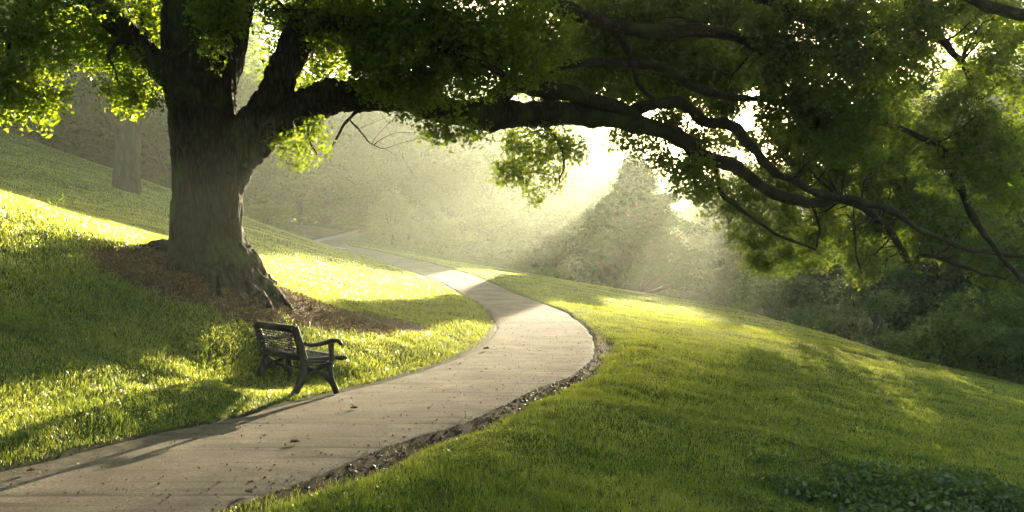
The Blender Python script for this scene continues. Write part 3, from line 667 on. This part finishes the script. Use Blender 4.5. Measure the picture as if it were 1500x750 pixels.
# ------------------------------------------------------------------ grass
def grass_pts(n, y0, y1, u0=-260, u1=1760, p=1.0):
    # density falls with distance
    if p == 1: Y = y0*(y1/y0)**R.random(n)
    else: Y = (y0**(1-p)+R.random(n)*(y1**(1-p)-y0**(1-p)))**(1/(1-p))
    return (R.uniform(u0, u1, n)-750)*Y/F, Y
def onlawn(X, Y, mg=.0):
    l = xL(Y)-.03-mg+(fbm(Y*2.2, 5, 0, 3, 51)-.5)*.1; r = xR(Y)+.03+mg+(fbm(Y*1.6, 9, 0, 3, 53)-.5)*.18*(Y < 24)
    ok = (X < l+(R.random(len(X))**3)*.05) | (X > r-(R.random(len(X))**3)*.04)
    bare = np.maximum(mulch(X, Y), soil(X, Y)*(.985))
    ok &= R.random(len(X)) > bare*.97
    ok &= ((X-TX)**2+((Y-TY)*1.1)**2) > 1.0
    ok &= ~((Y > 57.5) & (Y < 77) & (X < xL(Y)+.1) & (X > xL(Y)-8.2*np.sin(np.pi*np.clip((Y-57.5)/19.5, 0, 1))**.6-.6))
    return ok
def blades(X, Y, h, w, seg2):
    n = len(X); Z = ground(X, Y); a = R.uniform(0, 2*np.pi, n); d = np.stack([np.cos(a), np.sin(a), 0*a], 1)
    lean = R.uniform(0, 2*np.pi, n); ld = np.stack([np.cos(lean), np.sin(lean), 0*a], 1)*(R.uniform(.1, .85, n)*h)[:, None]
    B = np.stack([X, Y, Z-.01], 1); wv = d*(w*.5)[:, None]; up = np.array([0, 0, 1.])*h[:, None]
    if not seg2:
        V = np.stack([B-wv*.6, B+wv*.6, B+up*.9+ld+wv*.75, B+up*.96+ld-wv*.75], 1).reshape(-1, 3); k = np.arange(n)[:, None]*4
        return V, np.vstack([k+[0, 1, 2], k+[0, 2, 3]])
    m_ = B+up*.62+ld*.35
    V = np.stack([B-wv, B+wv, m_+wv*.75, m_-wv*.75, B+up*.95+ld], 1).reshape(-1, 3); k = np.arange(n)[:, None]*5
    return V, np.vstack([k+[0, 1, 2], k+[0, 2, 3], k+[3, 2, 4]])
Vs, Fs, off = [], [], 0
for n, y0, y1, hh, ww, s2, p in [(430000, 4.6, 12, .058, .0048, True, 1.6), (430000, 11.5, 27, .055, .008, False, 1.4), (330000, 26, 76, .05, .018, False, 1.2)]:
    X, Y = grass_pts(n, y0, y1, p=p); ok = onlawn(X, Y); 
    Fd = X-np.interp(Y, *_E); ok &= (Fd < 4)
    X, Y = X[ok], Y[ok]
    cl = fbm(X*2.2, Y*2.2, 0, 3, 101); tall = np.clip(.8+.8*(cl-.4), .6, 1.25)
    ed = np.minimum(np.abs(X-xL(Y)), np.abs(X-xR(Y))); tall = tall*(1-.35*np.exp(-(ed/.12)**2))
    h = hh*tall*R.uniform(.6, 1.35, len(X)); w = ww*R.uniform(.7, 1.3, len(X))
    V, Fc = blades(X, Y, h, w, s2); Vs.append(V); Fs.append(Fc+off); off += len(V)
tag(mk('grass', np.vstack(Vs), [np.vstack(Fs)], M['grass']), 'short dewy lawn grass on both sides of the path', 'grass', kind='stuff')

n = 1500; X, Y = grass_pts(n, 5.0, 16, p=1.3); ok = onlawn(X, Y, .05) & (fbm(X*.5, Y*.5, 0, 2, 131) > .5); X, Y = X[ok], Y[ok]
P = np.repeat(np.stack([X, Y, ground(X, Y)+.045], 1), 8, 0)+R.normal(size=(len(X)*8, 3))*[.035, .035, .012]
V, Fq = leaves(P, .05, asp=.3, droop=-.2, fold=.2, flat=.5, var=.5); tag(mk('weeds', V, Fq, M['shrub']), 'small rosette weeds dotted through the lawn', 'weeds', kind='stuff')
# taller weeds at the left edge on the crest
mb = MB(); t = empty('tall_grass_tuft', (-7.9, 15.6, G(-7.9, 15.6)), 'tuft of tall thin seeding grass stems on the slope at the left edge', 'plant')
o0 = np.array(t.location)
for k in range(46):
    X = R.uniform(-8.7, -7.0); Y = R.uniform(15.0, 16.4); h = R.uniform(.15, .42) if k > 6 else R.uniform(.5, .72); z = G(X, Y)
    b = np.array([X, Y, z-.03]); e = b+[R.normal()*.08, R.normal()*.08, h]
    tube(mb, np.array([b, (b+e)/2+R.normal(size=3)*.01, e]), [.004, .0035, .002], 4, cap=False)
    for j in range(5):
        q = b+(e-b)*R.uniform(.2, .9); f = q+R.normal(size=3)*[.05, .05, .02]+[0, 0, .07]; wv = R.normal(size=3)*.005
        mb.add([q-wv, q+wv, f], [[0, 1, 2]])
mb.build('stem', M['grass_tall'], t, origin=o0)

n = 900; X, Y = grass_pts(n, 5.0, 24, p=1.2); ok = onlawn(X, Y, .02); X, Y = X[ok], Y[ok]
P = np.stack([X, Y, ground(X, Y)+.045], 1); V, Fq = leaves(P, .045, asp=.6, droop=0, flat=.25, fold=.4, var=.5); tag(mk('dry_leaves', V, Fq, M['chip']), 'small dry leaves scattered over the lawn', 'litter', kind='stuff')
n = 5200; X, Y = grass_pts(n, 5.0, 20, p=1.3); ok = onlawn(X, Y, .02) & (fbm(X*.9, Y*.9, 0, 2, 119) > .5); X, Y = X[ok], Y[ok]
X = np.repeat(X, 9)+R.normal(size=len(X)*9)*.025; Y = np.repeat(Y, 9)+R.normal(size=len(Y)*9)*.025
V, Fc = blades(X, Y, R.uniform(.07, .14, len(X)), R.uniform(.003, .006, len(X)), True); tag(mk('grass_tufts', V, Fc, M['grass_tall']), 'longer unmown grass blades in loose clumps in the lawn', 'grass', kind='stuff')
# ground cover, bottom right
n = 2600; Y = R.uniform(7.4, 11.6, n); u = R.uniform(1060, 1660, n); X = (u-750)*Y/F
e = sstep(1090, 1330, u+(fbm(X*2, Y*2, 0, 2, 111)-.5)*320)*sstep(11.2, 9.0, Y+(fbm(X*1.6, Y*1.6, 0, 2, 113)-.5)*1.8)
ok = R.random(n) < e; X, Y, e = X[ok], Y[ok], e[ok]; Z = ground(X, Y)
hh = .06+.20*fbm(X*1.7, Y*1.7, 0, 2, 115)*e
P = np.repeat(np.stack([X, Y, Z], 1), 13, 0); hr = np.repeat(hh, 13); P += R.normal(size=P.shape)*[.07, .07, .0]; P[:, 2] += hr*(.25+.85*R.random(len(P)))
V, Fq = leaves(P, .055, asp=.55, droop=.05, fold=.2, flat=.8, var=.65)
tag(mk('ground_cover', V, Fq, M['cover']), 'low leafy ground cover plants in shade at the bottom right', 'ground cover', kind='stuff')
# weedy leaves sprinkled through the lawn
n = 9000; X, Y = grass_pts(n, 5.5, 17, p=1.3); ok = onlawn(X, Y, .05) & (fbm(X*.8, Y*.8, 0, 2, 117) > .52); X, Y = X[ok], Y[ok]
P = np.repeat(np.stack([X, Y, ground(X, Y)+.03], 1), 4, 0)+R.normal(size=(len(X)*4, 3))*[.03, .03, .008]
V, Fq = leaves(P, .026, asp=.75, droop=0, flat=.3); tag(mk('clover', V, Fq, M['cover']), 'small clover leaves scattered through the lawn', 'clover', kind='stuff')

# litter on the bare soil
def litter(name, label, X, Y, size, dz=.006, mat='chip'):
    P = np.stack([X, Y, ground(X, Y)+dz], 1); V, Fq = leaves(P, size, asp=.45, droop=0., fold=.25, flat=.25, var=.6); 
    tag(mk(name, V, Fq, M[mat]), label, 'litter', kind='stuff')
X = R.uniform(-9.5, -1, 60000); Y = R.uniform(12, 17.5, 60000); ok = (R.random(60000) < mulch(X, Y)*.8); litter('wood_litter', 'brown bark chips and dead leaves on the bare soil under the big oak', X[ok], Y[ok], .04, .008)
Y = R.uniform(6, 22, 26000); X = xR(Y)+R.uniform(.0, 1.1, 26000); ok = R.random(26000) < soil(X, Y)*.28; litter('leaf_litter', 'dead leaves and crumbs of earth in the worn gutter along the right side of the path', X[ok], Y[ok], .032, .008)
Y = 5.5*(24/5.5)**R.random(1700); t_ = R.random(1700)**1.6; t_ = np.where(R.random(1700) < .6, 1-t_*.5, t_*.5); X = xL(Y)*(1-t_)+xR(Y)*t_; P = np.stack([X, Y, zP(Y)+CZ-.004], 1)
V, Fq = leaves(P, .022, asp=.5, droop=0, fold=.3, flat=.2, var=.8); tag(mk('path_litter', V, Fq, M['chip']), 'crumbs of dry leaf and twig lying on the path', 'litter', kind='stuff')
# wet pebbles in the gutter
m, nt = newmat('wet_stone'); out = N(nt, 'ShaderNodeOutputMaterial'); bs = N(nt, 'ShaderNodeBsdfPrincipled', Roughness=.45); geo = N(nt, 'ShaderNodeNewGeometry')
rr = ramp(nt, [(0, (.03, .022, .015)), (.6, (.10, .075, .05)), (1, (.2, .16, .12))]); L(nt, geo, 'Random Per Island', rr, 0); L(nt, rr, 0, bs, 'Base Color'); L(nt, bs, 0, out, 'Surface')
mb = MB(); ico = np.array([[1,0,0],[0,1,0],[-1,0,0],[0,-1,0],[0,0,1],[0,0,-1],[.7,.7,.35],[-.7,.7,.35],[-.7,-.7,.35],[.7,-.7,.35]], float)
icof = [[6,4,0],[6,1,4],[0,1,6],[7,4,1],[7,2,4],[1,2,7],[8,4,2],[8,3,4],[2,3,8],[9,4,3],[9,0,4],[3,0,9],[0,5,1],[1,5,2],[2,5,3],[3,5,0]]
Yp = np.concatenate([R.normal(12.6, 1.0, 300), R.uniform(7, 15, 120)]); Xp = xR(Yp)+np.abs(R.normal(.22, .14, len(Yp)))
for x_, y_, z_ in zip(Xp, Yp, ground(Xp, Yp)):
    s = R.uniform(.010, .030); V = ico*(1+.35*(R.random((10, 1))-.5))*[s, s*R.uniform(.6, 1), s*.55]
    a = R.uniform(0, 6.28); c_, s_ = math.cos(a), math.sin(a); V = V @ np.array([[c_, -s_, 0], [s_, c_, 0], [0, 0, 1]]).T
    mb.add(V+[x_, y_, z_+s*.2], icof)
tag(mb.build('gravel', m), 'small wet stones in the worn gutter beside the path', 'gravel', kind='stuff')

# fallen leaves lying on the path, each its own thing
def dead_leaf(u, Y, label, s=.07, curl=.02):
    X = (u-750)*Y/F; z = float(zP(Y))+CZ+.002
    out_ = np.array([[0, -.5], [.22, -.3], [.2, -.12], [.42, .02], [.22, .12], [.26, .34], [0, .5], [-.24, .3], [-.2, .1], [-.4, -.02], [-.2, -.14], [-.2, -.32]])
    V = [[0, 0, .004]]+[[p[0]*s, p[1]*s, .003+curl*abs(p[0])*1.8+R.uniform(0, .006)] for p in out_]
    fc = [[0, 1+i_, 1+(i_+1) % 12] for i_ in range(12)]
    o = mk('fallen_leaf', V, fc, M['chip']); o.location = (X, Y, z); o.rotation_euler = (0, 0, R.uniform(0, 6.28)); md = o.modifiers.new('t', 'SOLIDIFY'); md.thickness = .0015
    tag(o, label, 'leaf')
dead_leaf(518, 10.9, 'dead curled leaf on the path just below the bench feet', .09, .05)
dead_leaf(432, 8.9, 'dark broken leaf on the path below the bench, near a joint', .10, .05)
dead_leaf(712, 17.2, 'small dark leaf on the sunlit part of the path near the left grass edge', .13, .08)
dead_leaf(364, 7.0, 'brown leaf at the bottom of the path beside the worn gutter', .07, .04)
dead_leaf(45, 7.7, 'leaf on the path near the left edge of the picture', .07, .04)
dead_leaf(628, 10.9, 'tan leaf lying alone on the middle of the shaded path', .05, .03)
o = mk('fallen_leaf', [[-.05,0,.0],[0,-.02,.05],[.06,0,.09],[0,.03,.04],[0,0,0]], [[0,1,4],[1,2,3],[0,4,3],[1,3,4]], M['chip']); X = (1139-750)*14.0/F; o.location = (X, 14.0, G(X, 14.0)+.03); tag(o, 'reddish brown leaf caught in the shaded grass at the lower right', 'leaf')

# ============================================================ the bench
m, nt = newmat('dark_painted_iron'); out = N(nt, 'ShaderNodeOutputMaterial'); bs = N(nt, 'ShaderNodeBsdfPrincipled', Roughness=.45); bs.inputs['Specular IOR Level'].default_value = .3; tc = N(nt, 'ShaderNodeTexCoord')
nn = N(nt, 'ShaderNodeTexNoise', Scale=14.0, Detail=6.0, Roughness=.7); L(nt, tc, 'Object', nn, 'Vector')
rr = ramp(nt, [(.3, (.006, .006, .005)), (.6, (.012, .011, .009)), (.75, (.03, .022, .015))]); L(nt, nn, 'Fac', rr, 0); L(nt, rr, 0, bs, 'Base Color')
bp = N(nt, 'ShaderNodeBump', Strength=.35, Distance=.004); L(nt, nn, 'Fac', bp, 'Height'); L(nt, bp, 0, bs, 'Normal'); L(nt, bs, 0, out, 'Surface'); M['iron'] = m
bench = empty('park_bench', (BX, BY, G(BX, BY)+.005), 'dark iron park bench with woven lattice back at the edge of the path', 'bench', rz=math.radians(37))
BL = 1.30
def bar2d(mb, pts, wid, y0, y1, n=6, taper=None):
    """flat bar following a curve in the x-z plane, between y0 and y1"""
    S = spline(np.array([[p[0], p[1], (p[2] if len(p) > 2 else wid)] for p in pts]), n)
    P = S[:, :2]; T = np.gradient(P, axis=0); T /= np.linalg.norm(T, axis=1)[:, None]; nn_ = np.stack([-T[:, 1], T[:, 0]], 1)
    A = P+nn_*S[:, 2:3]/2; B = P-nn_*S[:, 2:3]/2; k = len(P); e = .006
    rows = []
    for Q, R_ in ((A, B),):
        c = (Q+R_)/2
        for (q, yy) in ((c+(Q-c)*.82, y0), (Q, y0+e), (Q, y1-e), (c+(Q-c)*.82, y1), (c+(R_-c)*.82, y1), (R_, y1-e), (R_, y0+e), (c+(R_-c)*.82, y0)):
            rows.append(np.stack([q[:, 0], np.full(k, yy), q[:, 1]], 1))
    V = np.stack(rows, 1).reshape(-1, 3); i_ = np.arange(k-1)[:, None]*8; j = np.arange(8)[None]; j2 = (j+1) % 8
    f = np.stack([i_+j, i_+8+j, i_+8+j2, i_+j2], -1).reshape(-1, 4)
    ends = [[0, 1, 2, 3], [0, 3, 4, 7], [4, 5, 6, 7]]; f = np.vstack([f, ends, np.array(ends)[:, ::-1]+(k-1)*8]); mb.add(V, None, f)
for y in (0, BL-.055):
    mb = MB(); a, b = y, y+.055
    bar2d(mb, [(-.03, -.01, .085), (.03, .10, .085), (.09, .22, .085), (.105, .34, .085), (.105, .44, .10)], .08, a, b)      # rear leg
    bar2d(mb, [(.56, -.01, .07), (.52, .08, .065), (.475, .19, .07), (.46, .30, .07), (.475, .40, .075)], .07, a+.001, b-.001)      # front leg
    bar2d(mb, [(.0, .045, .03), (.06, .13, .05), (.15, .235, .055), (.26, .275, .055), (.37, .245, .055), (.46, .15, .05), (.53, .05, .03)], .055, a+.004, b-.004, 8)   # arch
    bar2d(mb, [(.16, .36, .03), (.25, .30, .04), (.30, .27, .04)], .04, a+.006, b-.006); bar2d(mb, [(.24, .27, .04), (.33, .32, .04), (.44, .37, .03)], .04, a+.007, b-.007)
    bar2d(mb, [(.07, .415, .055), (.3, .405, .05), (.50, .405, .05)], .05, a+.002, b-.002)                              # seat rail end
    mb.build('leg_frame', M['iron'], bench, smooth=False)
    mb = MB(); bar2d(mb, [(.105, .64, .035), (.2, .615, .045), (.34, .625, .05), (.48, .655, .055), (.57, .645, .05), (.625, .60, .035)], .05, a-.01, b+.01, 8)
    bar2d(mb, [(.475, .40, .07), (.485, .50, .055), (.475, .63, .075)], .06, a+.003, b-.003)
    mb.build('armrest', M['iron'], bench)
# back: frame leaning backwards, rails, woven lattice
bk = MB()
for y in (0, BL-.055): bar2d(bk, [(.12, .40, .10), (.085, .52, .095), (.045, .66, .09), (-.015, .85, .085)], .09, y+.0015, y+.0535)
def bax(z): return np.interp(z, [.40, .52, .66, .85], [.12, .085, .045, -.015])
for z0, z1, th in ((.785, .862, .038), (.43, .495, .038)):
    zc = (z0+z1)/2; ang = math.atan2(bax(z1)-bax(z0), z1-z0); c_, s_ = math.cos(ang), math.sin(ang)
    bk.box([bax(zc), BL/2, zc], [th, BL-.10, (z1-z0)], np.array([[c_, 0, s_], [0, 1, 0], [-s_, 0, c_]]))
back = bk.build('backrest', M['iron'], bench)
lt = MB(); zs = np.linspace(.508, .772, 9)
for k, z in enumerate(zs):
    x = float(bax(z)); yy = np.linspace(.05, BL-.05, 30); wv = np.sin(np.arange(30)*math.pi/2+(k % 2)*math.pi)*.004
    tube(lt, np.stack([x+wv, yy, np.full(30, z)], 1), .0072, 6, cap=False)
ycols = np.linspace(.05, BL-.05, 16)
for k in range(8):
    for j, y in enumerate(ycols[1:-1]):
        if (j+k) % 2: continue
        z0, z1 = zs[k]-.002, zs[k+1]+.002; x = float(bax((z0+z1)/2)); tube(lt, np.array([[bax(z0), y, z0], [bax(z1), y+.004, z1]]), .0075, 5, cap=False)
lt.build('lattice', M['iron'], back)
st = MB()
st.box([.115, BL/2, .432], [.05, BL-.112, .035]); bar2d(st, [(.60, .425, .055), (.655, .43, .055), (.69, .415, .035)], .05, .002, BL-.002)
for y in (0, BL-.055): bar2d(st, [(.11, .452, .035), (.3, .440, .035), (.5, .446, .04), (.60, .437, .045)], .04, y+.004, y+.051)
seat = st.build('seat', M['iron'], bench)
sl = MB()
for k, x in enumerate(np.linspace(.16, .57, 11)):
    tube(sl, np.array([[x, .05, .438-.03*math.sin((x-.11)/.5*3.14)*.4], [x, BL-.05, .438-.03*math.sin((x-.11)/.5*3.14)*.4]]), .009, 6, cap=False)
for j, y in enumerate(np.linspace(.09, BL-.09, 20)):
    xs = np.linspace(.13, .60, 8); tube(sl, np.stack([xs, np.full(8, y), .438-.012*np.sin((xs-.11)/.5*3.14)+.004], 1), .006, 5, cap=False)
sl.build('seat_lattice', M['iron'], seat)
mb = MB(); tube(mb, np.array([[.28, .03, .28], [.28, BL-.03, .28]]), .014, 8); mb.build('cross_bar', M['iron'], bench)

# ============================================================ air, sky, sun, camera
b = MB(); b.box([0, 60, 1.75], [300, 260, 31.5])
hz = b.build('haze', None); m, nt = newmat('morning_haze'); out = N(nt, 'ShaderNodeOutputMaterial'); pv = N(nt, 'ShaderNodeVolumePrincipled')
pv.inputs['Density'].default_value = HAZE = .0016; pv.inputs['Color'].default_value = (.84, .93, .77, 1); pv.inputs['Anisotropy'].default_value = .68
L(nt, pv, 0, out, 'Volume'); hz.data.materials.append(m); tag(hz, 'thin golden morning mist filling the air between the trees', 'haze', kind='stuff'); hz.display_type = 'WIRE'

sc = bpy.context.scene
w = bpy.data.worlds.new('World'); sc.world = w; w.use_nodes = True; nt = w.node_tree; nt.nodes.clear()
out = N(nt, 'ShaderNodeOutputWorld'); bg = N(nt, 'ShaderNodeBackground', Strength=.05); sk = N(nt, 'ShaderNodeTexSky'); sk.sky_type = 'NISHITA'
sk.sun_disc = False; sk.sun_elevation = SUN_EL; sk.sun_rotation = SUN_AZ; sk.air_density = 1.0; sk.dust_density = 2.0
L(nt, sk, 0, bg, 'Color'); L(nt, bg, 0, out, 'Surface')
sd = bpy.data.lights.new('sun_lamp', 'SUN'); sd.energy = 5; sd.angle = math.radians(.5); sd.color = (1, .84, .56)
so = bpy.data.objects.new('sun_lamp', sd); C.objects.link(so)
d = np.array([math.sin(SUN_AZ)*math.cos(SUN_EL), math.cos(SUN_AZ)*math.cos(SUN_EL), math.sin(SUN_EL)])
from mathutils import Vector
so.rotation_euler = Vector(d).to_track_quat('Z', 'Y').to_euler(); so.location = (20, 60, 30)
# the sun itself
bm_ = MB(); D = 1200.0; rs = D*math.tan(math.radians(.35)); th = np.linspace(0, np.pi, 13); ph = np.linspace(0, 2*np.pi, 24, endpoint=False)
V = np.array([[math.sin(a)*math.cos(p_), math.sin(a)*math.sin(p_), math.cos(a)] for a in th for p_ in ph])*rs
f = [[i_*24+j, i_*24+(j+1) % 24, (i_+1)*24+(j+1) % 24, (i_+1)*24+j] for i_ in range(12) for j in range(24)]
bm_.add(V, None, f); su = bm_.build('sun', None); su.location = [float(a) for a in d*D]
m, nt = newmat('sun_glow'); out = N(nt, 'ShaderNodeOutputMaterial'); em_ = N(nt, 'ShaderNodeEmission', Strength=400.0); em_.inputs['Color'].default_value = (1, .85, .6, 1); L(nt, em_, 0, out, 'Surface')
m.cycles.emission_sampling = 'NONE'; su.data.materials.append(m); tag(su, 'low morning sun shining through the leaves', 'sun', kind='structure')

cam = bpy.data.cameras.new('camera'); co_ = bpy.data.objects.new('camera', cam); C.objects.link(co_)
co_.location = (0, 0, CZ); co_.rotation_euler = (math.pi/2, 0, 0); cam.sensor_width = 36; cam.lens = 36*F/1500; cam.clip_end = 3000; cam.clip_start = .05
sc.camera = co_
sc.view_settings.view_transform = 'Standard'; sc.view_settings.look = 'None'; sc.view_settings.gamma = 1; sc.view_settings.exposure = 3.35
sc.render.engine = 'CYCLES'; cy = sc.cycles
cy.use_denoising = True; cy.denoiser = 'OPENIMAGEDENOISE'; cy.denoising_prefilter = 'ACCURATE'; cy.use_adaptive_sampling = True; cy.adaptive_threshold = .02
cy.max_bounces = 5; cy.diffuse_bounces = 3; cy.glossy_bounces = 2; cy.transmission_bounces = 3; cy.volume_bounces = 0; cy.transparent_max_bounces = 4
cy.sample_clamp_indirect = 4.0; cy.caustics_reflective = False; cy.caustics_refractive = False
print('LEAVES', nleaf, 'GRASS', off)
